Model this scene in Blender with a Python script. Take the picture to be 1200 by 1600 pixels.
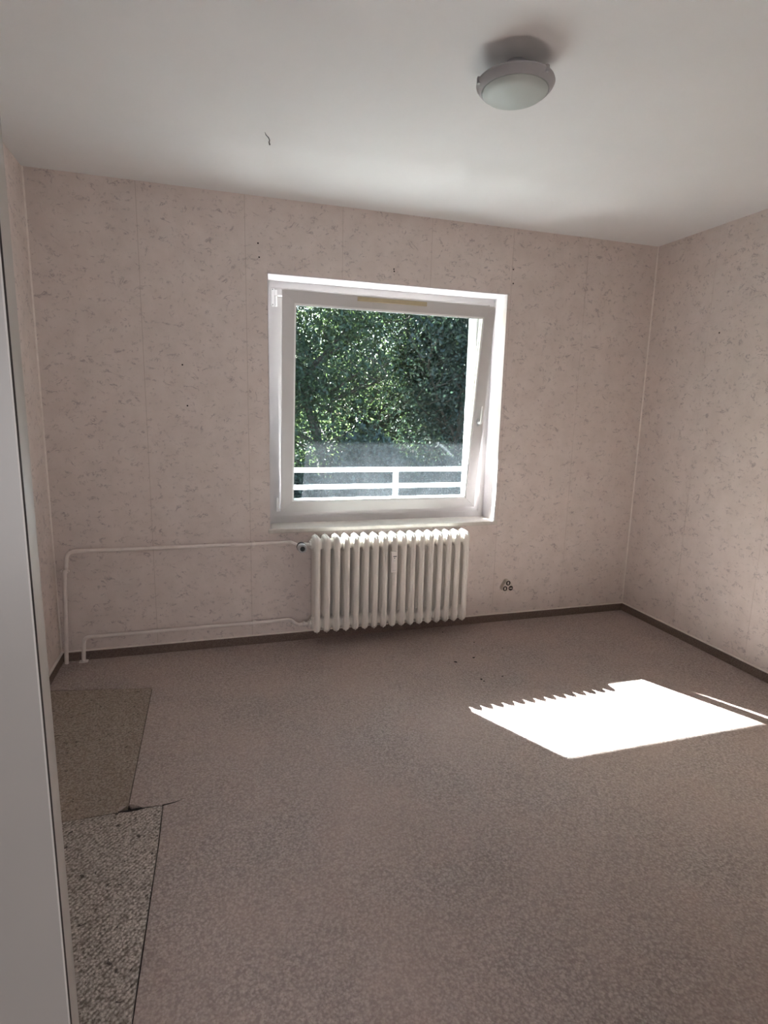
import bpy, bmesh, math, random
import numpy as np
from mathutils import Vector, Matrix

for o in list(bpy.data.objects):
    bpy.data.objects.remove(o)
S = bpy.context.scene
COL = S.collection
random.seed(7)
PI = math.pi

# ------------------------------------------------------------------ camera
F_PX, YAW, PITCH, ROLL = 893.52, 0.2961, -0.1798, 0.0240
CAM = Vector((-2.8577, -3.3274, 1.4149))
fw = Vector((math.sin(YAW) * math.cos(PITCH), math.cos(YAW) * math.cos(PITCH), math.sin(PITCH)))
r0 = Vector((math.cos(YAW), -math.sin(YAW), 0)); u0 = r0.cross(fw)
rt = math.cos(ROLL) * r0 + math.sin(ROLL) * u0
up = -math.sin(ROLL) * r0 + math.cos(ROLL) * u0
cd = bpy.data.cameras.new('camera'); cam = bpy.data.objects.new('camera', cd); COL.objects.link(cam)
M = Matrix((rt, up, -fw)).transposed().to_4x4(); M.translation = CAM
cam.matrix_world = M
cd.sensor_fit = 'VERTICAL'; cd.sensor_height = 36.0; cd.lens = F_PX * 36.0 / 1600.0
cd.clip_start = 0.02; cd.clip_end = 300
S.camera = cam

# ------------------------------------------------------------------ light and exposure
world = bpy.data.worlds.new('sky'); S.world = world; world.use_nodes = True
wn = world.node_tree; wn.nodes.clear()
wo = wn.nodes.new('ShaderNodeOutputWorld'); wb = wn.nodes.new('ShaderNodeBackground')
sky = wn.nodes.new('ShaderNodeTexSky'); sky.sky_type = 'NISHITA'; sky.sun_disc = False
sky.sun_elevation = math.radians(33.5); sky.sun_rotation = math.radians(-27.9)
sky.air_density = 1.0; sky.dust_density = 2.0; sky.ozone_density = 1.0
wb.inputs['Strength'].default_value = 0.32
wn.links.new(sky.outputs[0], wb.inputs[0]); wn.links.new(wb.outputs[0], wo.inputs[0])

SUN = Vector((0.690, -1.337, -1.0))
sl = bpy.data.lights.new('sun', 'SUN'); sl.energy = 40.0; sl.angle = math.radians(0.53); sl.color = (1.0, 0.985, 0.98)
so = bpy.data.objects.new('sun', sl); COL.objects.link(so)
so.rotation_euler = SUN.to_track_quat('-Z', 'Y').to_euler()

# portal in the window opening: only guides the sampling of the sky
pl = bpy.data.lights.new('window_portal', 'AREA'); pl.shape = 'RECTANGLE'; pl.size = 1.42; pl.size_y = 1.40
pl.cycles.is_portal = True
po = bpy.data.objects.new('window_portal', pl); COL.objects.link(po)
po.location = (-1.80, 0.49, 1.41); po.rotation_euler = (-PI / 2, 0, 0)

# unseen area light added in the hallway behind the camera to brighten the room
hl = bpy.data.lights.new('hallway_fill', 'AREA'); hl.shape = 'RECTANGLE'; hl.size = 1.9; hl.size_y = 1.5; hl.energy = 11; hl.color = (0.98, 0.98, 1.0)
ho = bpy.data.objects.new('hallway_fill', hl); COL.objects.link(ho)
ho.location = (-2.6, -5.18, 1.45); ho.rotation_euler = (PI / 2, 0, 0)

S.view_settings.view_transform = 'Standard'; S.view_settings.look = 'None'
S.view_settings.gamma = 1.0; S.view_settings.use_curve_mapping = False
S.view_settings.exposure = 2.0
cy = S.cycles
cy.max_bounces = 12; cy.diffuse_bounces = 8; cy.glossy_bounces = 4; cy.transmission_bounces = 6; cy.transparent_max_bounces = 12
cy.sample_clamp_indirect = 6.0; cy.caustics_reflective = False; cy.caustics_refractive = False
cy.use_denoising = True

# ------------------------------------------------------------------ materials
class NT:
    def __init__(s, name):
        s.m = bpy.data.materials.new(name); s.m.use_nodes = True; s.t = s.m.node_tree
        s.b = s.t.nodes['Principled BSDF']; s.out = s.t.nodes['Material Output']
    def n(s, typ, **kw):
        x = s.t.nodes.new(typ)
        for k, v in kw.items(): setattr(x, k, v)
        return x
    def l(s, a, b): s.t.links.new(a, b)
    def coord(s, scale=(1, 1, 1), rot=(0, 0, 0)):
        tc = s.n('ShaderNodeTexCoord'); mp = s.n('ShaderNodeMapping')
        mp.inputs['Scale'].default_value = scale; mp.inputs['Rotation'].default_value = rot
        g = s.n('ShaderNodeNewGeometry'); s.l(g.outputs['Position'], mp.inputs['Vector'])
        return mp.outputs[0]
    def noise(s, v, scale, detail=3, rough=.5, dist=0):
        x = s.n('ShaderNodeTexNoise'); x.inputs['Scale'].default_value = scale; x.inputs['Detail'].default_value = detail
        x.inputs['Roughness'].default_value = rough; x.inputs['Distortion'].default_value = dist
        s.l(v, x.inputs['Vector']); return x.outputs['Fac']
    def vor(s, v, scale, feature='F1', out='Distance'):
        x = s.n('ShaderNodeTexVoronoi'); x.feature = feature; x.inputs['Scale'].default_value = scale
        s.l(v, x.inputs['Vector']); return x.outputs[out]
    def math(s, op, a, b=None, c=None, clamp=False):
        x = s.n('ShaderNodeMath', operation=op, use_clamp=clamp)
        for i, q in enumerate((a, b, c)):
            if q is None: continue
            if isinstance(q, (int, float)): x.inputs[i].default_value = q
            else: s.l(q, x.inputs[i])
        return x.outputs[0]
    def ramp(s, v, a, b, lo=0., hi=1.):
        x = s.n('ShaderNodeMapRange'); x.inputs[1].default_value = a; x.inputs[2].default_value = b
        x.inputs[3].default_value = lo; x.inputs[4].default_value = hi; s.l(v, x.inputs[0]); return x.outputs[0]
    def mix(s, fac, a, b):
        x = s.n('ShaderNodeMix', data_type='RGBA')
        if isinstance(fac, (int, float)): x.inputs[0].default_value = fac
        else: s.l(fac, x.inputs[0])
        for i, q in ((6, a), (7, b)):
            if isinstance(q, tuple): x.inputs[i].default_value = (*q, 1)
            else: s.l(q, x.inputs[i])
        return x.outputs[2]
    def bump(s, h, strength=.3, dist=.002):
        x = s.n('ShaderNodeBump'); x.inputs['Strength'].default_value = strength; x.inputs['Distance'].default_value = dist
        s.l(h, x.inputs['Height']); s.l(x.outputs[0], s.b.inputs['Normal'])
    def base(s, c):
        if isinstance(c, tuple): s.b.inputs['Base Color'].default_value = (*c, 1)
        else: s.l(c, s.b.inputs['Base Color'])
    def rough(s, r): s.b.inputs['Roughness'].default_value = r

def plain(name, c, rough=.5, var=.06, scale=30, metal=0., bump=0.):
    t = NT(name); v = t.coord(); f = t.noise(v, scale, 4)
    d = tuple(max(0, x * (1 - var * 2)) for x in c)
    t.base(t.mix(t.ramp(f, .3, .7), d, c)); t.rough(rough); t.b.inputs['Metallic'].default_value = metal
    if bump: t.bump(f, bump, .001)
    return t.m

def wallpaper_mat():
    t = NT('marbled_wallpaper')
    def veins(scale, sc, rot, th, m0, m1, ms):
        v = t.coord(sc, rot)
        a = t.noise(v, scale, 5, .62, .8)
        line = t.ramp(t.math('ABSOLUTE', t.math('SUBTRACT', a, .5)), th * .25, th, 1, 0)
        v2 = t.coord((1, 1, 1.7), (0, .4, 0))
        mk = t.ramp(t.noise(v2, ms, 3, .6), m0, m1, 0, 1)
        return t.math('MULTIPLY', line, mk, clamp=True)
    a = veins(9, (1, 1, 1.25), (.2, .45, .1), .026, .52, .62, 15)
    b = veins(16, (1.2, 1, 1), (.1, -.6, .3), .030, .53, .63, 21)
    lines = t.math('MAXIMUM', a, t.math('MULTIPLY', b, .8))
    v = t.coord()
    cloud = t.ramp(t.noise(v, 9, 5, .6), .35, .68)
    fine = t.ramp(t.noise(v, 240, 2), .3, .7)
    big = t.ramp(t.noise(v, 1.6, 3), .3, .7)
    c = t.mix(cloud, (.645, .57, .535), (.72, .645, .61))
    c = t.mix(t.math('MULTIPLY', fine, .15), c, (.52, .43, .40))
    c = t.mix(t.math('MULTIPLY', big, .12), c, (.76, .66, .61))
    c = t.mix(t.math('MULTIPLY', lines, .62), c, (.28, .235, .25))
    t.base(c); t.rough(.75)
    t.bump(t.math('ADD', fine, t.math('MULTIPLY', lines, .6)), .25, .0008)
    return t.m

def carpet_mat(name, light, dark, loop=150, contrast=.5, weave=False, specks=0., warm=None):
    t = NT(name); v = t.coord()
    vd = t.vor(v, loop)
    tuft = t.ramp(vd, .05, .75, 1, 0)
    fl = t.ramp(t.noise(v, loop * .75, 3, .65, .8), .34, .66)
    if weave:
        w = t.n('ShaderNodeTexWave', wave_type='BANDS', bands_direction='X'); w.inputs['Scale'].default_value = 26
        w.inputs['Distortion'].default_value = 3.0; w.inputs['Detail'].default_value = 2; w.inputs['Detail Scale'].default_value = 6
        vv = t.coord((1, 1, 1), (0, 0, .75)); t.l(vv, w.inputs['Vector'])
        fl = t.math('ADD', t.math('MULTIPLY', fl, .6), t.math('MULTIPLY', w.outputs['Fac'], .4))
    mixf = t.math('ADD', t.math('MULTIPLY', tuft, .5), t.math('MULTIPLY', fl, .5))
    big = t.ramp(t.noise(v, 2.2, 4, .6), .35, .65)
    c = t.mix(t.ramp(mixf, .5 - contrast / 2, .5 + contrast / 2), dark, light)
    if warm:
        c = t.mix(t.math('MULTIPLY', big, .45), c, warm)
    else:
        c = t.mix(t.math('MULTIPLY', big, .25), c, dark)
    if specks:
        sp = t.ramp(t.noise(v, 45, 2, .5, .5), .66, .70)
        c = t.mix(t.math('MULTIPLY', sp, specks), c, tuple(x * .18 for x in dark))
    t.base(c); t.rough(.95); t.b.inputs['Specular IOR Level'].default_value = .15
    t.bump(mixf, .9, .004)
    return t.m

MAT = {}
MAT['wallpaper'] = wallpaper_mat()
MAT['wall'] = plain('wall_plaster', (.45, .38, .34), .9)
MAT['plaster'] = plain('reveal_plaster', (.60, .585, .60), .7, .03, 60, bump=.3)
MAT['ceiling'] = plain('ceiling_paint', (.72, .715, .72), .9, .015, 4)
MAT['outside'] = plain('outside_render', (.66, .69, .71), .9, .05, 260, bump=.6)
MAT['pvc'] = plain('white_pvc', (.60, .585, .585), .32, .02, 8)
MAT['bead'] = plain('white_glazing_bead', (.86, .86, .86), .3, .02, 8)
MAT['sill'] = plain('sill_stone', (.66, .62, .57), .3, .08, 25)
MAT['radiator'] = plain('radiator_enamel', (.80, .76, .71), .38, .04, 12)
MAT['pipe'] = plain('pipe_paint', (.80, .73, .69), .5, .05, 20)
MAT['black'] = plain('black_plastic', (.02, .02, .022), .4)
MAT['grey'] = plain('grey_plastic', (.45, .46, .47), .4, .03)
MAT['meter'] = plain('meter_plastic', (.78, .73, .70), .45, .02)
MAT['ivory'] = plain('ivory_plastic', (.55, .47, .31), .5, .04)
MAT['socket'] = plain('socket_plastic', (.60, .53, .47), .45, .05)
MAT['door'] = plain('door_paint', (.265, .246, .230), .33, .02, 5)
MAT['door_edge'] = plain('door_edge_tone', (.42, .39, .36), .4, .03, 5)
MAT['doordark'] = plain('door_rebate', (.36, .34, .31), .5, .04, 5)
MAT['lampring'] = plain('lamp_metal', (.40, .40, .42), .35, .03)
MAT['dark'] = plain('dark_hole', (.03, .022, .02), .9)
MAT['wire'] = plain('dark_wire', (.07, .07, .075), .6)
MAT['plug'] = plain('filler', (.75, .68, .62), .9)
MAT['rail'] = plain('rail_paint', (.62, .66, .69), .45, .03)
MAT['slab'] = plain('balcony_concrete', (.60, .57, .53), .9, .08, 20)
MAT['ground'] = plain('lawn', (.03, .05, .018), .95, .3, 1.5)
MAT['bark'] = plain('bark', (.07, .055, .04), .9, .3, 20, bump=.5)
MAT['base_gap'] = plain('underlay', (.05, .04, .035), .95)
MAT['skirt'] = carpet_mat('skirting_carpet', (.27, .205, .175), (.17, .125, .105), 180, .6)
MAT['skirt_lip'] = plain('skirting_lip', (.82, .75, .70), .5)
MAT['carpet'] = carpet_mat('pink_beige_carpet', (.56, .475, .445), (.30, .248, .232), 125, .70, warm=(.51, .395, .35))
MAT['patch_a'] = carpet_mat('olive_carpet', (.50, .425, .365), (.25, .20, .165), 130, .62, specks=.6)
MAT['patch_b'] = carpet_mat('coarse_carpet', (.78, .69, .635), (.18, .15, .13), 125, .72, weave=True, specks=.75)

def glass_mat():
    t = NT('dirty_window_glass'); nt = t.t; nt.nodes.remove(t.b)
    tr = t.n('ShaderNodeBsdfTransparent'); tr.inputs[0].default_value = (.90, .95, .95, 1)
    gl = t.n('ShaderNodeBsdfGlossy'); gl.inputs['Roughness'].default_value = .03
    fr = t.n('ShaderNodeFresnel'); fr.inputs[0].default_value = 1.45
    m1 = t.n('ShaderNodeMixShader'); t.l(t.math('MULTIPLY', fr.outputs[0], .6), m1.inputs[0]); t.l(tr.outputs[0], m1.inputs[1]); t.l(gl.outputs[0], m1.inputs[2])
    df = t.n('ShaderNodeBsdfTranslucent'); df.inputs[0].default_value = (.80, .90, 1.0, 1)
    tc = t.n('ShaderNodeTexCoord'); v = tc.outputs['Object']
    sp = t.n('ShaderNodeSeparateXYZ'); t.l(v, sp.inputs[0])
    low = t.ramp(sp.outputs[2], .0, .55, 1, .0)
    n1 = t.ramp(t.noise(v, 3.0, 5, .65, .6), .38, .66)
    n2 = t.ramp(t.noise(v, 40, 4, .7), .45, .75)
    # wiping smear, a bowed line low on the right half of the pane
    xx = t.math('SUBTRACT', sp.outputs[0], .86)
    arc = t.math('SUBTRACT', sp.outputs[2], t.math('SUBTRACT', .47, t.math('MULTIPLY', t.math('MULTIPLY', xx, xx), 1.9)))
    sm = t.ramp(t.math('ABSOLUTE', arc), .002, .014, 1, 0)
    sm = t.math('MULTIPLY', sm, t.math('MULTIPLY', t.ramp(sp.outputs[0], .80, .9), t.ramp(sp.outputs[0], 1.10, 1.13, 1, 0)))
    d = t.math('ADD', t.math('MULTIPLY', low, t.math('ADD', .0018, t.math('MULTIPLY', n1, .0040))), t.math('MULTIPLY', n2, .0015))
    d = t.math('ADD', t.math('ADD', d, .0008), t.math('MULTIPLY', sm, .006), clamp=True)
    m2 = t.n('ShaderNodeMixShader'); t.l(d, m2.inputs[0]); t.l(m1.outputs[0], m2.inputs[1]); t.l(df.outputs[0], m2.inputs[2])
    t.l(m2.outputs[0], t.out.inputs[0])
    return t.m
MAT['glass'] = glass_mat()

def leaf_mat(name, c1, c2, tr):
    t = NT(name); nt = t.t
    g = t.n('ShaderNodeNewGeometry')
    c = t.mix(g.outputs['Random Per Island'], c1, c2)
    t.base(c); t.rough(.55)
    tl = t.n('ShaderNodeBsdfTranslucent'); t.l(t.mix(.5, c, tr), tl.inputs[0])
    mx = t.n('ShaderNodeMixShader'); mx.inputs[0].default_value = .4
    t.l(t.b.outputs[0], mx.inputs[1]); t.l(tl.outputs[0], mx.inputs[2]); t.l(mx.outputs[0], t.out.inputs[0])
    return t.m
MAT['leaf_a'] = leaf_mat('leaf_green', (.018, .036, .027), (.046, .074, .040), (.18, .26, .08))
MAT['leaf_b'] = leaf_mat('leaf_dark', (.016, .032, .029), (.036, .056, .044), (.07, .12, .06))

def lampglass():
    t = NT('lamp_opal_glass'); t.base((.42, .46, .445)); t.rough(.5)
    v = t.coord(); t.bump(t.noise(v, 120, 2), .05, .001); return t.m
MAT['lampglass'] = lampglass()

# ------------------------------------------------------------------ mesh helpers
def box(bm, x0, x1, y0, y1, z0, z1, bev=0.):
    r = bmesh.ops.create_cube(bm, size=1.0)
    for v in r['verts']:
        v.co = Vector(((x0 + x1) / 2 + v.co.x * (x1 - x0), (y0 + y1) / 2 + v.co.y * (y1 - y0), (z0 + z1) / 2 + v.co.z * (z1 - z0)))
    if bev:
        es = list({e for v in r['verts'] for e in v.link_edges})
        bmesh.ops.bevel(bm, geom=es, offset=bev, segments=2, affect='EDGES', profile=.6)
    return bm
def BX(*a, bev=0.): return box(bmesh.new(), *a, bev=bev)
def prism(bm, pts, axis, a, b):
    """polygon pts extruded along axis ('x','y','z') from a to b"""
    def P(p, t):
        return {'x': (t, p[0], p[1]), 'y': (p[0], t, p[1]), 'z': (p[0], p[1], t)}[axis]
    v0 = [bm.verts.new(P(p, a)) for p in pts]; v1 = [bm.verts.new(P(p, b)) for p in pts]
    n = len(pts)
    bm.faces.new(v0); bm.faces.new(v1[::-1])
    for i in range(n): bm.faces.new((v0[i], v1[i], v1[(i + 1) % n], v0[(i + 1) % n]))
    return bm
def lathe(bm, prof, axis='z', c=(0, 0, 0), seg=32, sx=1., sy=1., sq=1.):
    """prof: list of (radius, height)"""
    rings = []
    for r, h in prof:
        ring = []
        for k in range(seg):
            a = 2 * PI * k / seg; ca, sa = math.cos(a), math.sin(a)
            u, w = r * sx * math.copysign(abs(ca) ** sq, ca), r * sy * math.copysign(abs(sa) ** sq, sa)
            p = {'z': (u, w, h), 'x': (h, u, w), 'y': (u, h, w)}[axis]
            ring.append(bm.verts.new((p[0] + c[0], p[1] + c[1], p[2] + c[2])))
        rings.append(ring)
    for i in range(len(rings) - 1):
        for k in range(seg):
            bm.faces.new((rings[i][k], rings[i][(k + 1) % seg], rings[i + 1][(k + 1) % seg], rings[i + 1][k]))
    bm.faces.new(rings[0][::-1]); bm.faces.new(rings[-1])
    return bm
def tube(bm, pts, r, seg=12):
    pts = [Vector(p) for p in pts]; rings = []
    rr = r if isinstance(r, (list, tuple)) else [r] * len(pts)
    prev = None
    for i, p in enumerate(pts):
        t = (pts[min(i + 1, len(pts) - 1)] - pts[max(i - 1, 0)]).normalized()
        if prev is None:
            a = Vector((0, 0, 1)) if abs(t.z) < .9 else Vector((1, 0, 0)); n = t.cross(a).normalized()
        else:
            n = (prev - t * prev.dot(t)).normalized()
        prev = n; b = t.cross(n)
        rings.append([bm.verts.new(p + rr[i] * (math.cos(2 * PI * k / seg) * n + math.sin(2 * PI * k / seg) * b)) for k in range(seg)])
    for i in range(len(rings) - 1):
        for k in range(seg):
            bm.faces.new((rings[i][k], rings[i][(k + 1) % seg], rings[i + 1][(k + 1) % seg], rings[i + 1][k]))
    bm.faces.new(rings[0][::-1]); bm.faces.new(rings[-1])
    return bm
def arc3(p0, corner, p1, rad, n=7):
    """path p0 -> rounded corner -> p1 (points around the corner)"""
    p0, c, p1 = Vector(p0), Vector(corner), Vector(p1)
    a = c + (p0 - c).normalized() * rad; b = c + (p1 - c).normalized() * rad
    return [tuple((1 - t) ** 2 * a + 2 * t * (1 - t) * c + t * t * b) for t in [i / n for i in range(n + 1)]]
def obj(name, bm, mat, parent=None, smooth=False, label=None, kind=None):
    if isinstance(bm, bmesh.types.BMesh):
        bmesh.ops.recalc_face_normals(bm, faces=bm.faces[:])
        me = bpy.data.meshes.new(name); bm.to_mesh(me); bm.free()
    else: me = bm
    if mat is not None:
        me.materials.clear(); me.materials.append(MAT[mat])
    if smooth:
        me.polygons.foreach_set('use_smooth', [True] * len(me.polygons))
        me.set_sharp_from_angle(angle=math.radians(38))
    o = bpy.data.objects.new(name, me); COL.objects.link(o)
    if parent: o.parent = parent
    if label: o['label'] = label
    if kind: o['kind'] = kind
    return o
def tag(o, label, cat, group=None, kind=None):
    o['label'] = label; o['category'] = cat
    if group: o['group'] = group
    if kind: o['kind'] = kind
    return o
def empty(name, loc=(0, 0, 0), label=None, cat=None, group=None, kind=None):
    o = bpy.data.objects.new(name, None); COL.objects.link(o); o.location = loc; o.empty_display_size = .1
    if label: tag(o, label, cat, group)
    if kind: o['kind'] = kind
    return o
def struct(name, bm, mat, label=None, cat=None, parent=None):
    o = obj(name, bm, mat, parent)
    if parent is None: o['kind'] = 'structure'
    if label: o['label'] = label
    if cat: o['category'] = cat
    return o

# ------------------------------------------------------------------ room shell
W, H, YB = 3.675, 2.5, -3.35             # width, height, back wall plane
WX0, WX1, WZ0, WZ1 = -2.532, -1.083, 0.70, 2.117     # window reveal in the room
EX0, EX1, EZ0, EZ1 = -2.485, -1.112, 0.73, 2.09      # opening towards the outside
# window wall
bm = bmesh.new()
Y0, YM, Y1 = 0.0015, 0.245, 0.48
for (xa, xb, za, zb) in ((-W - .3, WX0 - .004, -.2, 2.8), (WX1 + .004, .3, -.2, 2.8), (WX0 - .004, WX1 + .004, -.2, WZ0 - .024), (WX0 - .004, WX1 + .004, WZ1 + .004, 2.8)):
    box(bm, xa, xb, Y0, YM, za, zb)
ww = struct('wall_window', bm, 'wall', 'wallpapered wall with the window and the radiator', 'wall')
bm = bmesh.new()
for (xa, xb, za, zb) in ((-W - .3, EX0, -.2, 2.8), (EX1, .3, -.2, 2.8), (EX0, EX1, -.2, EZ0), (EX0, EX1, EZ1, 2.8)):
    box(bm, xa, xb, YM, Y1, za, zb)
obj('outside_render', bm, 'outside', ww, label='rough white outside masonry of the window reveal')
# reveal lining
bm = bmesh.new()
box(bm, WX0 - .004, WX0, -.0015, YM, WZ0, WZ1 + .004); box(bm, WX1, WX1 + .004, -.0015, YM, WZ0, WZ1 + .004)
box(bm, WX0, WX1, -.0015, YM, WZ1, WZ1 + .004)
obj('reveal_lining', bm, 'plaster', ww, label='white plastered window reveal')
# wallpaper strips, 0.53 m wide, butt joints left a hair open
edges = [0, -.53, -1.06, -1.59, -2.12, -2.65, -3.18, -W]
G = .0009
HB = .057
for a, b in zip(edges[:-1], edges[1:]):
    x1, x0 = a - G, b + G
    bm = bmesh.new()
    lo, hi = max(x0, WX0 - .004), min(x1, WX1 + .004)
    if hi - lo < .01:
        box(bm, x0, x1, 0, .0015, HB - .01, H)
    else:
        if lo - x0 > .005: box(bm, x0, lo, 0, .0015, HB - .01, H)
        if x1 - hi > .005: box(bm, hi, x1, 0, .0015, HB - .01, H)
        box(bm, lo, hi, 0, .0015, HB - .01, WZ0 - .026); box(bm, lo, hi, 0, .0015, WZ1 + .004, H)
    obj('wallpaper_strip', bm, 'wallpaper', ww)
# right wall
wr = struct('wall_right', BX(.0015, .25, YB - .2, 0.2, -.2, 2.8), 'wall', 'wallpapered wall on the right, brushed by daylight', 'wall')
ys = [0, -.485, -1.015, -1.545, -2.075, -2.605, -3.135, YB]
for a, b in zip(ys[:-1], ys[1:]):
    obj('wallpaper_strip', BX(0, .0015, b + G, a - G, HB - .01, H), 'wallpaper', wr)
# left wall
wl = struct('wall_left', BX(-W - .25, -W - .0015, YB - .2, .2, -.2, 2.8), 'wall', 'narrow view of the wallpapered left wall beside the door', 'wall')
ys = [0, -.40, -.93, -1.46, -1.99, -2.52, -3.05, YB]
for a, b in zip(ys[:-1], ys[1:]):
    obj('wallpaper_strip', BX(-W - .0015, -W, b + G, a - G, HB - .01, H), 'wallpaper', wl)
# back wall with the doorway the camera stands in, and the hallway
DX0, DX1 = -3.27, -2.36
bm = bmesh.new()
box(bm, -W, DX0, YB - .12, YB, 0, H); box(bm, DX1, 0, YB - .12, YB, 0, H); box(bm, DX0, DX1, YB - .12, YB, 2.02, H)
struct('wall_back', bm, 'wallpaper', 'wallpapered wall with the doorway behind the camera', 'wall')
bm = bmesh.new()
box(bm, -W - .1, -W, -5.2, YB - .12, 0, H); box(bm, -1.6, -1.5, -5.2, YB - .12, 0, H); box(bm, -W, -1.5, -5.3, -5.2, 0, H)
struct('wall_hallway', bm, 'plaster', 'pale hallway walls behind the doorway', 'wall')
# ceiling
struct('ceiling', BX(-W - .3, .3, -5.4, .2, H, H + .2), 'ceiling', 'matt white painted ceiling', 'ceiling')
# floor: carpet with a cut-out for the two patches, dark underlay below
P1 = (-3.177, -.435, -1.360)      # right edge, far edge, near edge of the darker patch
P2 = (-3.060, -1.366, -2.75)      # right edge, far edge, near edge of the coarse patch
GP = .004
fl = struct('floor', BX(-W - .3, .3, -5.4, .2, -.2, -.010), 'base_gap', 'floor under the pinkish beige carpet', 'floor')
bm = bmesh.new()
out = [(-W, 0), (0, 0), (0, -5.2), (-W, -5.2), (-W, P2[2] - GP), (P2[0] + GP - .03, P2[2] - GP), (P2[0] + GP - .012, -2.1), (P2[0] + GP, -1.55), (P2[0] + GP, P2[1] + GP + .002), (P1[0] + GP + .012, P1[2] + GP + .004), (P1[0] + GP, P1[2] + .03), (P1[0] + GP, P1[1] + GP), (-W, P1[1] + GP + .09)]
prism(bm, out, 'z', -.010, 0)
obj('fitted_carpet', bm, 'carpet', fl, label='pinkish beige fitted carpet, faded and stained')
# torn slit beyond the corner of the coarse patch and the lip that stands up there
bm = bmesh.new()
prism(bm, [(-3.06, -1.3605), (-3.02, -1.356), (-2.992, -1.348), (-3.02, -1.3605), (-3.06, -1.367)], 'z', -.002, .0006)
obj('carpet_slit', bm, 'dark', fl)
bm = bmesh.new()
prism(bm, [(-3.205, -1.361), (-3.125, -1.361), (-3.118, -1.364), (-3.14, -1.370), (-3.175, -1.371), (-3.20, -1.366)], 'z', -.002, .0018)
obj('carpet_gap', bm, 'dark', fl)
bm = bmesh.new()
n = 10; top = []; bot = []
for i in range(n + 1):
    t = i / n; x = -3.205 + t * .085; h = .026 * math.sin(PI * t) ** 1.3
    top.append((x, -1.362 - .004 * math.sin(PI * t), h)); bot.append((x, -1.335, .0))
for i in range(n + 1):
    pass
vt = [bm.verts.new(p) for p in top]; vb = [bm.verts.new((p[0], p[1], p[2] + .0006)) for p in bot]; vu = [bm.verts.new((p[0], p[1] + .003, p[2] - .004 if p[2] > .004 else -.001)) for p in top]
for i in range(n):
    bm.faces.new((vb[i], vb[i + 1], vt[i + 1], vt[i])); bm.faces.new((vt[i], vt[i + 1], vu[i + 1], vu[i]))
obj('carpet_lip', bm, 'carpet', fl, smooth=True)
o = obj('carpet_patch', prism(bmesh.new(), [(-W, P1[1] + .088), (P1[0], P1[1]), (P1[0], P1[2] + .028), (P1[0] + .002, P1[2]), (-W, P1[2] - .002)], 'z', -.010, -.0012), 'patch_a')
tag(o, 'smooth olive brown carpet patch let into the floor, nearer the radiator pipes', 'carpet')
o = obj('carpet_patch', prism(bmesh.new(), [(-W, P2[1] - .004), (P2[0], P2[1]), (P2[0], -1.55), (P2[0] - .012, -2.1), (P2[0] - .03, P2[2]), (-W, P2[2])], 'z', -.010, .0012), 'patch_b')
tag(o, 'coarse grey beige woven carpet patch beside the open door', 'carpet')

# baseboards: strip of carpet with a pale plastic lip
def baseboard(name, strip, lip, label):
    o = struct(name, strip, 'skirt', label, 'baseboard')
    obj('top_lip', lip, 'skirt_lip', o, label='pale plastic top edge')
baseboard('baseboard_window', BX(-W, 0, -.010, 0, 0, HB - .005), BX(-W, 0, -.013, 0, HB - .005, HB + .001, bev=.001), 'brown carpet baseboard under the radiator')
baseboard('baseboard_right', BX(-.010, 0, YB, -.010, 0, HB - .004), BX(-.013, 0, YB, -.013, HB - .0045, HB + .001, bev=.001), 'brown carpet baseboard along the right wall')
baseboard('baseboard_left', BX(-W, -W + .010, YB, -.010, 0, HB - .004), BX(-W, -W + .013, YB, -.013, HB - .0045, HB + .001, bev=.001), 'brown carpet baseboard along the left wall')
# pale sealant beads in the wall corners
def bead(name, x, s):
    bm = bmesh.new(); pts = [(x, 0 - .0001, z) for z in (HB, .5, 1, 1.5, 2, H)]
    prism(bm, [(x, 0), (x - s * .0065, 0), (x - s * .004, -.004), (x, -.0065)], 'z', HB, H)
    return struct(name, bm, 'skirt_lip', 'pale bead of sealant in the wall corner', 'trim')
bead('trim_1', 0, 1)['label'] = 'pale sealant bead in the right corner'
bead('trim_2', -W, -1)['label'] = 'pale sealant bead in the left corner'

# screw holes and filled spots of the window wall / right wall
for (x, z) in ((-2.583, 2.266), (-2.578, 2.196), (-1.816, 2.19), (-1.818, 2.202), (-1.053, 2.267), (-1.048, 2.186), (-2.989, 1.617), (-2.971, 1.402)):
    obj('screw_hole', lathe(bmesh.new(), [(.0045, 0), (.0045, -.0006)], 'y', (x, .0, z), 10), 'dark', ww)
obj('filled_hole', lathe(bmesh.new(), [(.012, 0), (.010, -.0008)], 'y', (-.98, 0, 1.25), 14, 1, 1.2), 'plug', ww, label='pale dab of filler')
obj('screw_hole', lathe(bmesh.new(), [(.005, 0), (.005, -.0006)], 'x', (0, -.568, 1.892), 10), 'dark', wr)

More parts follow.
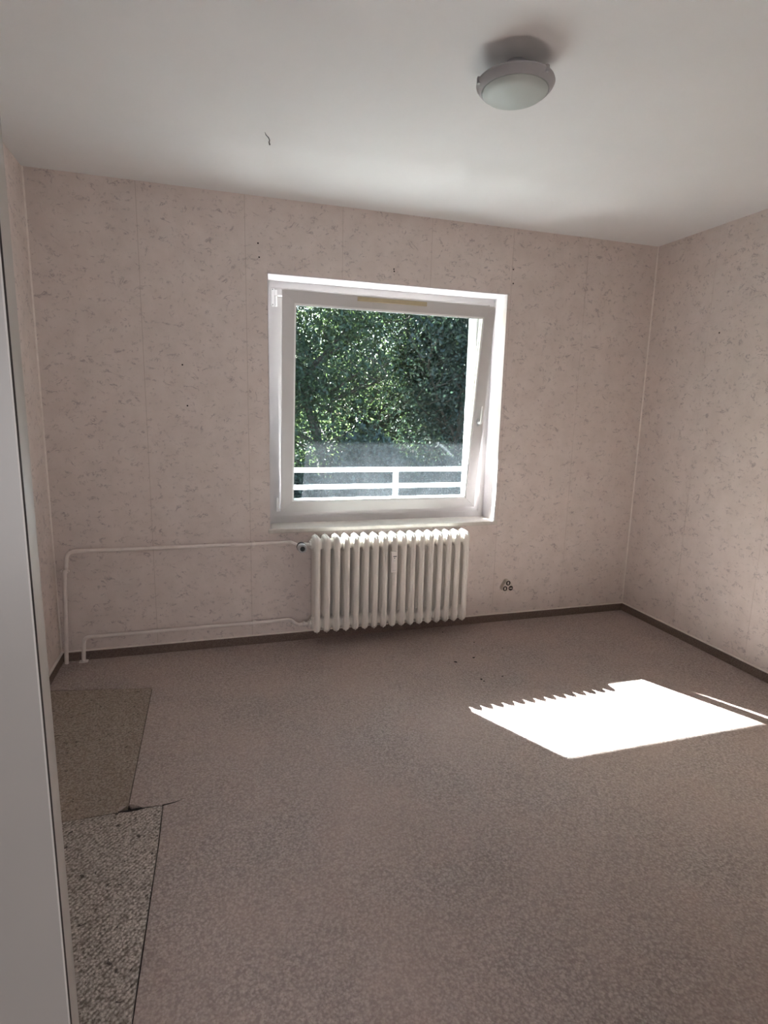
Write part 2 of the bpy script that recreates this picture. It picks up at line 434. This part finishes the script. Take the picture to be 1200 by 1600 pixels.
# ------------------------------------------------------------------ window
win = empty('window_1', (0, 0, 0), kind='structure'); win['label'] = 'white plastic window, tilted open, looking onto trees'; win['category'] = 'window'
FY = .170
def ring_frame(bm, x0, x1, z0, z1, w, ya, yb, bev=0, gap=.0):
    """four mitred members"""
    wl_, wr_, wb_, wt_ = w
    ox, oz = (x0, x1), (z0, z1); ix, iz = (x0 + wl_, x1 - wr_), (z0 + wb_, z1 - wt_)
    g = gap
    prism(bm, [(x0, z0 + g), (ix[0], iz[0] + g), (ix[0], iz[1] - g), (x0, z1 - g)], 'y', ya, yb)
    prism(bm, [(x1, z0 + g), (ix[1], iz[0] + g), (ix[1], iz[1] - g), (x1, z1 - g)], 'y', ya, yb)
    prism(bm, [(x0 + g, z0), (ix[0] + g, iz[0]), (ix[1] - g, iz[0]), (x1 - g, z0)], 'y', ya, yb)
    prism(bm, [(x0 + g, z1), (ix[0] + g, iz[1]), (ix[1] - g, iz[1]), (x1 - g, z1)], 'y', ya, yb)
    return bm
bm = bmesh.new()
ring_frame(bm, WX0, WX1, WZ0, WZ1, (.032, .032, .036, .036), FY, FY + .075)
ring_frame(bm, WX0 + .032, WX1 - .032, WZ0 + .036, WZ1 - .036, (.004, .004, .004, .004), FY + .004, FY + .075)
ring_frame(bm, WX0 + .036, WX1 - .036, WZ0 + .040, WZ1 - .040, (.034, .034, .034, .034), FY + .008, FY + .075)
ring_frame(bm, WX0 + .070, WX1 - .070, WZ0 + .074, WZ1 - .074, (.034, .016, .016, .016), FY + .064, FY + .075)
obj('window_frame', bm, 'pvc', win)
# hinge pieces
bm = bmesh.new()
box(bm, -2.500, -2.482, FY - .008, FY + .002, 1.975, 2.075, .003); lathe(bm, [(.007, 1.975), (.007, 2.03)], 'z', (-2.474, FY - .012, 0), 12)
box(bm, -2.482, -2.466, FY - .014, FY - .004, 2.035, 2.065, .002)
obj('top_hinge', bm, 'bead', win)
bm = bmesh.new(); lathe(bm, [(.006, .782), (.0085, .790), (.0085, .855), (.006, .862)], 'z', (-2.474, FY - .012, 0), 14)
box(bm, -2.482, -2.466, FY - .012, FY + .004, .775, .79, .002)
obj('bottom_hinge', bm, 'bead', win)
for z in (1.985, 2.068):
    obj('screw', lathe(bmesh.new(), [(.003, 0), (.003, -.001)], 'y', (-2.491, FY - .008, z), 8), 'wire', win)
# sash, tilted inwards about its lower edge
SW, SH, TILT = 1.297, 1.281, math.radians(7.0)
bm = bmesh.new()
ring_frame(bm, 0, SW, 0, SH, (.068, .067, .064, .066), 0, .016, gap=.0004)
ring_frame(bm, .001, SW - .001, .001, SH - .001, (.02, .02, .02, .02), .004, .0155)
ring_frame(bm, .020, SW - .034, .020, SH - .020, (.048, .033, .044, .046), .0161, .062)
sash = obj('sash', bm, 'pvc', win, label='tilted white sash')
sash.location = (-2.456, FY - .016, .770); sash.rotation_euler = (TILT, 0, 0)
bm = bmesh.new()
ring_frame(bm, .068, SW - .067, .064, SH - .066, (.010, .010, .010, .010), .005, .026)
obj('glazing_bead', bm, 'bead', sash)
bm = bmesh.new(); box(bm, .078, SW - .077, .026, .030, .074, SH - .076)
pane = obj('pane', bm, 'glass', sash)
bm = bmesh.new()
ring_frame(bm, .068, SW - .067, .064, SH - .066, (.012, .012, .012, .012), .030, .045)
obj('outer_bead', bm, 'bead', sash)
# handle: rosette, neck and lever pointing up
hx, hz = SW - .036, .572
bm = bmesh.new()
lathe(bm, [(.0155, -.0005), (.0155, -.008), (.012, -.011)], 'y', (hx, 0, hz), 20, .9, 1.6)
obj('handle_plate', bm, 'grey', sash, True)
bm = bmesh.new()
tube(bm, [(hx, -.008, hz), (hx, -.028, hz), (hx + .001, -.038, hz + .003), (hx + .001, -.044, hz + .012), (hx + .001, -.046, hz + .04), (hx + .001, -.044, hz + .075), (hx + .001, -.042, hz + .108)], [.0095, .0095, .010, .0095, .0085, .008, .0065], 12)
obj('handle', bm, 'bead', sash, True)
bm = bmesh.new()
box(bm, .425, .845, -.010, .004, SH - .030, SH - .006, .002); box(bm, .43, .50, -.0135, -.008, SH - .029, SH - .019, .001); box(bm, .775, .84, -.0135, -.008, SH - .029, SH - .019, .001)
box(bm, .50, .775, -.0125, -.008, SH - .0285, SH - .023, .001)
obj('vent_slider', bm, 'ivory', sash, label='yellowed ivory vent slider')
# sill
bm = BX(-2.548, -1.068, -.016, .0012, .676, .702, bev=.006)
box(bm, WX0, WX1, .0, FY + .01, .678, .7015)
obj('window_sill', bm, 'sill', win, label='cream stone window sill with rounded front edge')

# ------------------------------------------------------------------ radiator
rad = empty('radiator', (-1.82, -.105, 0), 'cream ribbed column radiator hanging under the window', 'radiator')
NS, PITCH_S, XS0 = 17, (2.286 - 1.350) / 16, -2.286
RY0, RY1, RZ0, RZ1 = -.172, -.042, .093, .674     # front, rear, bottom, top
def rounded_rect(x0, x1, y0, y1, r, n=6, ccw=True):
    pts = []
    for cx, cy_, a0 in ((x1 - r, y1 - r, 0), (x0 + r, y1 - r, 90), (x0 + r, y0 + r, 180), (x1 - r, y0 + r, 270)):
        for k in range(n + 1):
            a = math.radians(a0 + 90 * k / n); pts.append((cx + r * math.cos(a), cy_ + r * math.sin(a)))
    return pts if ccw else pts[::-1]
def section_mesh():
    def curve(ext, bev, off, grow, res=2):
        cu = bpy.data.curves.new('c', 'CURVE'); cu.dimensions = '2D'; cu.fill_mode = 'BOTH'
        cu.extrude = ext; cu.bevel_depth = bev; cu.offset = off; cu.bevel_resolution = res
        d = RY1 - RY0
        loops = [rounded_rect(-grow, d + grow, -grow, RZ1 - RZ0 + grow, .034, 7, True)]
        cw = .028; gap = (d - 3 * cw) / 2
        for k in range(2):
            a = cw + k * (cw + gap)
            loops.append(rounded_rect(a + grow, a + gap - grow, .088, RZ1 - RZ0 - .088, (gap - 2 * grow) / 2 * .98, 4, False))
        for lp in loops:
            sp = cu.splines.new('POLY'); sp.points.add(len(lp) - 1); sp.use_cyclic_u = True
            for p, q in zip(sp.points, lp): p.co = (q[0], q[1], 0, 1)
        o = bpy.data.objects.new('c', cu); COL.objects.link(o)
        dg = bpy.context.evaluated_depsgraph_get(); dg.update()
        me = bpy.data.meshes.new_from_object(o.evaluated_get(dg))
        bpy.data.objects.remove(o); bpy.data.curves.remove(cu)
        return me
    bm = bmesh.new()
    # body (pressed shells) and the thin welded seam round it
    bm.from_mesh(curve(.0045, .014, -.014, 0.))
    bm.from_mesh(curve(.0015, .0, 0, .0034, 0))
    # curve frame (depth, height, thickness) -> world (y, z, x)
    for v in bm.verts: v.co = Vector((v.co.z, RY0 + v.co.x, v.co.y + RZ0))
    cyy = (RY0 + RY1) / 2
    for zc in (RZ1 - .050, RZ0 + .050):
        h = PITCH_S / 2
        lathe(bm, [(.0290, -h), (.0330, -.022), (.0492, -.002), (.0492, .002), (.0330, .022), (.0290, h)], 'x', (0, cyy, zc), 36, 1.22, 1.0, .72)
    me = bpy.data.meshes.new('radiator_section'); bmesh.ops.recalc_face_normals(bm, faces=bm.faces[:]); bm.to_mesh(me); bm.free()
    me.materials.append(MAT['radiator'])
    me.polygons.foreach_set('use_smooth', [True] * len(me.polygons)); me.set_sharp_from_angle(angle=math.radians(50))
    return me
sec = section_mesh()
def child(name, bm, mat, parent, **k):
    o = obj(name, bm, mat, parent, **k); o.matrix_parent_inverse = Matrix.Translation(-parent.location); return o
for i in range(NS):
    o = bpy.data.objects.new('section', sec); COL.objects.link(o); o.parent = rad
    o.matrix_parent_inverse = Matrix.Translation(-rad.location); o.location = (XS0 + i * PITCH_S, 0, 0)
HY = (RY0 + RY1) / 2
xl = XS0 - PITCH_S / 2
# end bushings, brackets
for z in (RZ1 - .05, RZ0 + .05):
    child('end_bushing', lathe(bmesh.new(), [(.022, xl - .010), (.024, xl - .008), (.024, xl + .004)], 'x', (0, HY, z), 6), 'radiator', rad)
    child('end_bushing', lathe(bmesh.new(), [(.022, -xl * 0 + XS0 + 16 * PITCH_S + PITCH_S / 2 + .006), (.024, XS0 + 16.5 * PITCH_S - .004)], 'x', (0, HY, z), 6), 'radiator', rad)
for x in (XS0 + 2.5 * PITCH_S, XS0 + 13.5 * PITCH_S):
    for z in (RZ0 + .012, ):
        child('wall_bracket', BX(x - .006, x + .006, RY1 - .06, .0, z - .004, z + .03, bev=.001), 'radiator', rad)
# thermostatic valve
v = child('valve', lathe(bmesh.new(), [(.010, xl - .055), (.015, xl - .052), (.015, xl - .028), (.0125, xl - .027), (.0125, xl - .009)], 'x', (0, HY, RZ1 - .052), 16), 'radiator', rad, smooth=True)
vx, vz = -2.372, RZ1 - .060
def sub(name, bm, mat, parent, **k):
    o = obj(name, bm, mat, parent, **k); o.matrix_parent_inverse = parent.matrix_parent_inverse.copy(); return o
def sub0(name, bm, mat, parent, **k):
    return obj(name, bm, mat, parent, **k)
sub0('valve_collar', lathe(bmesh.new(), [(.022, HY + .008), (.027, HY + .004), (.0275, HY - .012), (.025, HY - .014)], 'y', (vx, 0, vz), 24), 'black', v, smooth=True, label='black ring')
sub0('thermostat_head', lathe(bmesh.new(), [(.024, HY - .014), (.026, HY - .020), (.0255, HY - .050), (.023, HY - .058)], 'y', (vx, 0, vz), 28), 'grey', v, smooth=True, label='pale grey thermostat head')
sub0('thermostat_cap', lathe(bmesh.new(), [(.0145, HY - .058), (.0145, HY - .0595), (.012, HY - .0605)], 'y', (vx, 0, vz), 20), 'black', v, smooth=True, label='black end cap')
# return union at the bottom
child('return_union', lathe(bmesh.new(), [(.010, xl - .050), (.016, xl - .048), (.016, xl - .036), (.012, xl - .034), (.012, xl - .020), (.0185, xl - .018), (.0185, xl - .008)], 'x', (0, HY, RZ0 + .047), 14), 'pipe', rad, smooth=True)
# heat cost meter clipped between two sections
mx = -1.832
mt = child('heat_meter', BX(mx - .0195, mx + .0195, RY0 - .030, RY0 - .002, .452, .576, bev=.004), 'meter', rad, smooth=True, label='white clip-on heat meter')
my = RY0 - .0303
sub0('display', BX(mx - .008, mx + .013, my - .0006, my + .001, .548, .553), 'black', mt)
sub0('arrow_mark', prism(bmesh.new(), [(mx - .004, .5375), (mx + .005, .5375), (mx + .0005, .5450)], 'y', my - .0005, my + .001), 'black', mt)
bm = bmesh.new()
for k in range(3): sub0('printed_mark', BX(mx - .007 + k * .005, mx - .004 + k * .005, my - .0004, my + .001, .522, .5255), 'grey', mt)
sub0('printed_line', BX(mx - .010, mx + .011, my - .0004, my + .001, .4645, .4665), 'grey', mt)

# ------------------------------------------------------------------ heating pipes
PR = .0105
ZU, ZL = RZ1 - .052, RZ0 + .040
def pipe(name, pts, label):
    e = empty(name, (pts[-1][0], pts[-1][1], 0), label, 'pipe', 'heating pipes on the window wall')
    child('pipe_run', tube(bmesh.new(), pts, PR, 14), 'pipe', e, smooth=True)
    return e
def clip(parent, p, axis):
    x, y, z = p; bm = bmesh.new()
    if axis == 'x': lathe(bm, [(PR + .001, x - .010), (PR + .004, x - .009), (PR + .004, x + .009), (PR + .001, x + .010)], 'x', (0, y, z), 14); box(bm, x - .006, x + .006, y, 0, z - .005, z + .005); box(bm, x - .005, x + .005, y - .006, y + .004, z + PR, z + PR + .009, .001); box(bm, x - .005, x + .005, y - .006, y + .004, z - PR - .009, z - PR, .001)
    else: lathe(bm, [(PR + .001, z - .010), (PR + .004, z - .009), (PR + .004, z + .009), (PR + .001, z + .010)], 'z', (x, y, 0), 14); box(bm, x - .005, x + .005, y, 0, z - .006, z + .006); box(bm, x + PR, x + PR + .010, y - .006, y + .004, z - .005, z + .005, .001); box(bm, x - PR - .010, x - PR, y - .006, y + .004, z - .005, z + .005, .001)
    child('pipe_clip', bm, 'pipe', parent, smooth=True)
YP = -.030
up_pts = [(xl - .050, HY, ZU)] + [(-2.395, HY + .01, ZU), (-2.42, YP - .012, ZU + .004), (-2.445, YP, ZU + .004)] + [(-2.64, YP, .623)] + arc3((-2.7, YP, .624), (-3.606, YP, .627), (-3.612, YP, .5), .045) + [(-3.614, YP, .53), (-3.622, YP, .505), (-3.644, YP - .006, .02), (-3.644, YP - .006, 0)]
pu = pipe('heating_pipe', up_pts, 'upper painted heating pipe from the thermostat valve to the left corner')
clip(pu, (-2.637, YP, .623), 'x'); clip(pu, (-3.619, YP, .520), 'z')
lo_pts = [(xl - .048, HY, RZ0 + .047), (-2.385, HY, RZ0 + .044), (-2.402, HY + .02, RZ0 + .044), (-2.425, YP - .01, RZ0 + .052), (-2.45, YP, RZ0 + .052), (-2.64, YP, .143)] + arc3((-2.7, YP, .143), (-3.553, YP, .141), (-3.561, YP, .02), .035) + [(-3.560, YP, .03), (-3.561, YP, 0)]
plo = pipe('heating_pipe', lo_pts, 'lower painted heating pipe from the radiator foot along the baseboard')
clip(plo, (-2.640, YP, .143), 'x')
child('floor_collar', BX(-3.561 - .022, -3.561 + .022, YP - .018, YP + .014, 0, .006, bev=.002), 'pipe', plo)

# ------------------------------------------------------------------ triple socket right of the radiator
sk = empty('triple_socket', (-.972, 0, .25), 'small triangular triple socket on the wall right of the radiator', 'socket')
def tri(R_, r, n=8):
    pts = []
    for k in range(3):
        a = PI / 2 + k * 2 * PI / 3; cx, cz = (R_ - r) * math.cos(a), (R_ - r) * math.sin(a)
        for j in range(n + 1):
            b = a - PI / 3 + 2 * PI / 3 * j / n; pts.append((cx + r * math.cos(b), cz + r * math.sin(b)))
    return pts
def at_sk(pts, s=1.): return [(-.968 + p[0] * s, .252 + p[1] * s) for p in pts]
bm = bmesh.new(); prism(bm, at_sk(tri(.046, .021)), 'y', 0, -.034)
bmesh.ops.bevel(bm, geom=[e for e in bm.edges if all(v.co.y < -.03 for v in e.verts)], offset=.003, segments=2, affect='EDGES')
child('housing', bm, 'socket', sk, smooth=True)
for k in range(3):
    a = PI / 2 + k * 2 * PI / 3; cx, cz = -.968 + .0245 * math.cos(a), .252 + .0245 * math.sin(a)
    op = child('outlet', lathe(bmesh.new(), [(.0165, -.0335), (.0165, -.0355), (.0125, -.0352)], 'y', (cx, 0, cz), 20), 'dark', sk, smooth=True, label='dark round outlet recess')
    if k < 2: sub0('outlet_insert', lathe(bmesh.new(), [(.0095, -.0350), (.0085, -.0362)], 'y', (cx, 0, cz), 16, .7, 1.1), 'socket', op)
    else: sub0('outlet_insert', BX(cx - .010, cx + .010, -.0364, -.035, cz - .0025, cz + .0025), 'socket', op)

# ------------------------------------------------------------------ ceiling lamp and cut cable
LX, LY = -1.893, -1.488
lamp = empty('ceiling_lamp', (LX, LY, H), 'round ceiling lamp with grey ring and greenish opal glass', 'lamp')
child('base', lathe(bmesh.new(), [(.034, H), (.036, H - .004), (.036, H - .056)], 'z', (LX, LY, 0), 40), 'lampring', lamp, smooth=True)
child('ring', lathe(bmesh.new(), [(.060, H - 0.0520), (.112, H - 0.0520), (.1215, H - 0.0550), (.1235, H - 0.0610), (.120, H - 0.0680), (.110, H - 0.0790), (.1060, H - 0.0820), (.1045, H - 0.0790)], 'z', (LX, LY, 0), 56), 'lampring', lamp, smooth=True, label='grey metal ring')
child('glass_bowl', lathe(bmesh.new(), [(.1045, H - 0.0770), (.1035, H - 0.0830), (.094, H - 0.0910), (.078, H - 0.0970), (.050, H - 0.1020), (.02, H - 0.1045), (.001, H - 0.1050)], 'z', (LX, LY, 0), 56), 'lampglass', lamp, smooth=True, label='greenish opal glass bowl')
for a in (math.radians(-68), math.radians(172), math.radians(52)):
    c, s = math.cos(a), math.sin(a); bm = BX(.108, .1265, -.006, .006, -.071, -.051, bev=.002)
    bmesh.ops.rotate(bm, cent=(0, 0, 0), matrix=Matrix.Rotation(a, 3, 'Z'), verts=bm.verts[:]); bmesh.ops.translate(bm, vec=(LX, LY, H), verts=bm.verts[:])
    child('clip', bm, 'lampring', lamp)
o = obj('cut_cable', tube(bmesh.new(), [(-2.612, -.742, H + .002), (-2.605, -.730, H - .005), (-2.594, -.722, H - .010), (-2.590, -.720, H - .018), (-2.592, -.720, H - .027), (-2.589, -.720, H - .036)], [.0008, .0014, .002, .002, .0022, .003], 8), 'wire', smooth=True)
tag(o, 'short dark cut cable sticking out of the ceiling', 'cable')

# ------------------------------------------------------------------ door leaf at the left, standing open
CD = .72
ea = math.radians(-15.72)
ex, ey = CAM.x + CD * math.sin(ea), CAM.y + CD * math.cos(ea)      # near corner of the free edge
L = ex + W - .004
door = empty('door_1', (-W + .004, ey, 0)); door['label'] = 'plain pale grey painted door leaf standing open at the left'; door['category'] = 'door'; door['kind'] = 'structure'
door.rotation_euler = (0, 0, 0)
# local frame: +x along the leaf to its free edge, -y faces the camera side
DT = .040
obj('leaf', BX(0, L - .0015, 0, DT, .008, 1.985, bev=.002), 'door', door, smooth=True)
obj('edge_band', BX(L - .003, L, .0005, DT, .009, 1.984, bev=.001), 'door_edge', door, smooth=True, label='lighter free edge')  # free edge given a lighter tone than the leaf
obj('edge_shading', BX(L - .001, L + .0004, .0012, .0065, .01, 1.983), 'dark', door, label='dark painted shading along the free edge')  # dark strip painted for the shading at the leaf corner
# door frame on the back wall
bm = bmesh.new()
box(bm, DX0 - .05, DX0, YB - .13, YB + .012, 0, 2.07); box(bm, DX1, DX1 + .05, YB - .13, YB + .012, 0, 2.07); box(bm, DX0, DX1, YB - .13, YB + .012, 2.02, 2.07)
struct('door_frame', bm, 'door', 'painted steel frame of the doorway behind the camera', 'door frame')

# ------------------------------------------------------------------ crumbs on the carpet
bm = bmesh.new(); bmesh.ops.create_icosphere(bm, subdivisions=1, radius=.006)
for vv in bm.verts: vv.co = Vector((vv.co.x * random.uniform(.8, 1.5), vv.co.y * random.uniform(.6, 1.2), vv.co.z * .35 + .0015))
cm = bpy.data.meshes.new('crumb'); bm.to_mesh(cm); bm.free(); cm.materials.append(MAT['dark'])
for (x, y, s, r, lab) in ((-1.431, -.503, 1.3, .3, 'dark crumb in the middle between radiator and sunlit patch'), (-1.557, -.533, 1.7, 2.8, 'largest dark fleck on the carpet below the radiator'),
        (-1.46, -.105, .9, 1, 'dark crumb close to the baseboard under the right half of the radiator'), (-1.381, -.756, .9, 0, 'small dark crumb nearest the saw-toothed edge of the sunlit patch'),
        (-1.509, -.762, 1.2, 1.5, 'dark crumb left of the one nearest the sunlit patch, upper of a pair'), (-1.505, -.785, .8, 1.2, 'tiny dark crumb touching a larger one, lower of the pair'),
        (-1.20, -.42, .7, .5, 'tiny dark crumb on the carpet furthest right below the socket'), (-1.33, -.30, .8, 2, 'tiny dark crumb on the carpet beyond the right end of the radiator')):
    o = bpy.data.objects.new('crumb', cm); COL.objects.link(o); o.location = (x, y, .0005); o.rotation_euler = (0, 0, r); o.scale = (s, s, 1)
    tag(o, lab, 'crumb', 'dark crumbs on the carpet')

# ------------------------------------------------------------------ outside: balcony and trees
struct('balcony_floor', BX(-4.6, 1.2, .48, 2.05, -.30, -.10), 'slab', 'concrete balcony floor outside the window', 'balcony')
struct('balcony_slab', BX(-4.6, 1.2, .48, 2.008, 2.60, 2.80), 'outside', 'underside of the balcony above', 'balcony')
rl = empty('balcony_railing', (-1.25, 1.92, -.10), 'white painted balcony railing outside the window', 'railing')
for z in (.834, .675, .51, .345, .18):
    child('rail', BX(-4.5, 1.1, 1.905, 1.940, z - .0205, z + .0205, bev=.003), 'rail', rl)
for x in (-3.61, -2.38, -1.152, .08, 1.05):
    child('post', BX(x - .022, x + .022, 1.885, 1.925, -.10, .832, bev=.003), 'rail', rl)
struct('ground', BX(-60, 60, .49, 90, -3.4, -3.2), 'ground', 'lawn below the trees', 'ground')

rng = np.random.default_rng(5)
def tree_meshes(seed, h=10.5, n_leaf=30000, leaf='leaf_a', r=3.0):
    rg = random.Random(seed); g = np.random.default_rng(seed)
    bm = bmesh.new(); tips = []
    def branch(p, d, ln, rad, lev):
        pts = [p]; q = Vector(p); dd = Vector(d); n = 5
        for i in range(n):
            dd = (dd + Vector((rg.uniform(-.2, .2), rg.uniform(-.2, .2), rg.uniform(-.05, .16)))).normalized(); q = q + dd * ln / n; pts.append(q.copy())
            if lev > 0: tips.append((q.copy(), .30 + .25 * lev))
        tube(bm, pts, [rad * (1 - .8 * i / n) for i in range(n + 1)], 6)
        if lev < 3:
            for i in range(2, n + 1):
                for _ in range((3, 2, 1)[lev]):
                    a = rg.uniform(0, 2 * PI); e = (Vector((math.cos(a), math.sin(a), rg.uniform(.0, .7)))).normalized()
                    branch(pts[i], (dd * .35 + e).normalized(), ln * rg.uniform(.38, .6) * (.62 if lev == 0 else 1), rad * .38, lev + 1)
    branch(Vector((0, 0, 0)), Vector((0, 0, 1)), h * .86, .17, 0)
    for _ in range(14):       # lower limbs
        z = rg.uniform(.16, .5) * h; a = rg.uniform(0, 2 * PI)
        branch(Vector((0, 0, z)), Vector((math.cos(a), math.sin(a), .25)).normalized(), r * rg.uniform(.6, .9), .05, 2)
    wood = bpy.data.meshes.new('wood'); bm.to_mesh(wood); bm.free(); wood.materials.append(MAT['bark'])
    T = np.array([t[0] for t in tips]); Rr = np.array([t[1] for t in tips])
    idx = g.integers(0, len(T), n_leaf)
    P = T[idx] + g.normal(0, 1, (n_leaf, 3)) * Rr[idx][:, None] * .42
    s = g.uniform(.04, .085, n_leaf)
    a = g.normal(0, 1, (n_leaf, 3)); a /= np.linalg.norm(a, axis=1)[:, None]
    b = np.cross(a, g.normal(0, 1, (n_leaf, 3))); b /= np.linalg.norm(b, axis=1)[:, None]
    c = np.cross(a, b)
    V = np.stack([P - a * s[:, None], P + b * s[:, None] * .42 + c * .01, P + a * s[:, None], P - b * s[:, None] * .42 + c * .01], 1).reshape(-1, 3)
    Fq = np.arange(n_leaf * 4).reshape(-1, 4)
    me = bpy.data.meshes.new('leaves'); me.vertices.add(len(V)); me.vertices.foreach_set('co', V.ravel())
    me.loops.add(len(V)); me.loops.foreach_set('vertex_index', Fq.ravel().astype(np.int32))
    me.polygons.add(n_leaf); me.polygons.foreach_set('loop_start', np.arange(0, n_leaf * 4, 4, dtype=np.int32))
    me.update(calc_edges=True); me.validate(); me.materials.append(MAT[leaf])
    return wood, me
VAR = [tree_meshes(3, 11.0, 50000, 'leaf_a', 3.2), tree_meshes(11, 10.0, 50000, 'leaf_b', 3.0)]
trees = [  # x, y, rot, scale, variant, label
    (.3, 12.0, 0.3, .95, 0, 'light green leafy tree at the left of the window view, sky gleaming through'),
    (4.2, 12.5, 1.9, 1.0, 1, 'dark green leafy tree filling the right of the window view'),
    (2.2, 15.5, 3.6, 1.05, 0, 'leafy tree behind the gap between the two nearest trees'),
    (6.2, 15.0, 5.1, 1.05, 1, 'dark leafy tree behind the right-hand tree'),
    (-2.8, 13.5, 2.2, .95, 1, 'leafy tree hidden mostly by the left wall of the window'),
    (8.3, 12.0, .8, 1.0, 0, 'leafy tree beyond the right edge of the window view'),
    (-6.5, 14.5, 4.2, .9, 0, 'leafy tree far left beyond the balcony'),
]
for (x, y, rz, s, k, lab) in trees:
    t = empty('tree', (x, y, -3.2), lab, 'tree', 'trees beyond the balcony'); t.rotation_euler = (0, 0, rz); t.scale = (s, s, s)
    obj('trunk', VAR[k][0], None, t); obj('foliage', VAR[k][1], None, t, kind='stuff')

def shrub_mesh(seed, n_leaf):
    g = np.random.default_rng(seed)
    P = g.normal(0, 1, (n_leaf, 3)); P /= np.linalg.norm(P, axis=1)[:, None]; P *= (g.uniform(.25, 1, n_leaf) ** .45)[:, None]
    lump = 1 + .16 * np.sin(5 * P[:, 0] + 2) * np.sin(4 * P[:, 1]) + .12 * np.sin(9 * P[:, 2] + 7 * P[:, 0])
    P = P * lump[:, None] * np.array([1.7, 1.2, 1.95]) + np.array([0, 0, 1.95])
    s = g.uniform(.045, .09, n_leaf)
    a = g.normal(0, 1, (n_leaf, 3)); a /= np.linalg.norm(a, axis=1)[:, None]
    b = np.cross(a, g.normal(0, 1, (n_leaf, 3))); b /= np.linalg.norm(b, axis=1)[:, None]; c = np.cross(a, b)
    V = np.stack([P - a * s[:, None], P + b * s[:, None] * .42 + c * .01, P + a * s[:, None], P - b * s[:, None] * .42 + c * .01], 1).reshape(-1, 3)
    me = bpy.data.meshes.new('shrub_leaves'); me.vertices.add(len(V)); me.vertices.foreach_set('co', V.ravel())
    me.loops.add(len(V)); me.loops.foreach_set('vertex_index', np.arange(len(V), dtype=np.int32))
    me.polygons.add(n_leaf); me.polygons.foreach_set('loop_start', np.arange(0, n_leaf * 4, 4, dtype=np.int32))
    me.update(calc_edges=True); me.validate(); me.materials.append(MAT['leaf_b']); return me
SHL = shrub_mesh(21, 24000)
bm = bmesh.new()
for k in range(7):
    a = k * .9; tube(bm, [(0, 0, 0), (.25 * math.cos(a), .2 * math.sin(a), .8), (.7 * math.cos(a), .5 * math.sin(a), 2.2), (.9 * math.cos(a), .6 * math.sin(a), 3.1)], [.05, .04, .025, .01], 6)
SHS = bpy.data.meshes.new('shrub_stems'); bm.to_mesh(SHS); bm.free(); SHS.materials.append(MAT['bark'])
for (x, y, rz, s, lab) in ((-1.6, 9.0, .4, .9, 'dark shrub at the far left behind the balcony railing'), (.9, 9.6, 1.7, 1.0, 'dark shrub under the left tree, behind the left half of the railing'), (3.3, 9.2, 3.0, .95, 'dark shrub behind the right half of the railing'),
        (5.9, 9.8, 4.4, 1.05, 'dark shrub at the right end of the railing view'), (1.8, 18.5, 5.0, 1.7, 'tall shrub in the background gap between the trunks'), (6.5, 19.5, 2.0, 1.8, 'tall background shrub right of the gap between the trunks'), (-3.2, 18.5, 2.0, 1.7, 'tall background shrub left of the window view')):
    t = empty('shrub', (x, y, -3.2), lab, 'shrub', 'shrubs below the trees'); t.rotation_euler = (0, 0, rz); t.scale = (s, s, s)
    obj('stems', SHS, None, t); obj('foliage', SHL, None, t, kind='stuff')
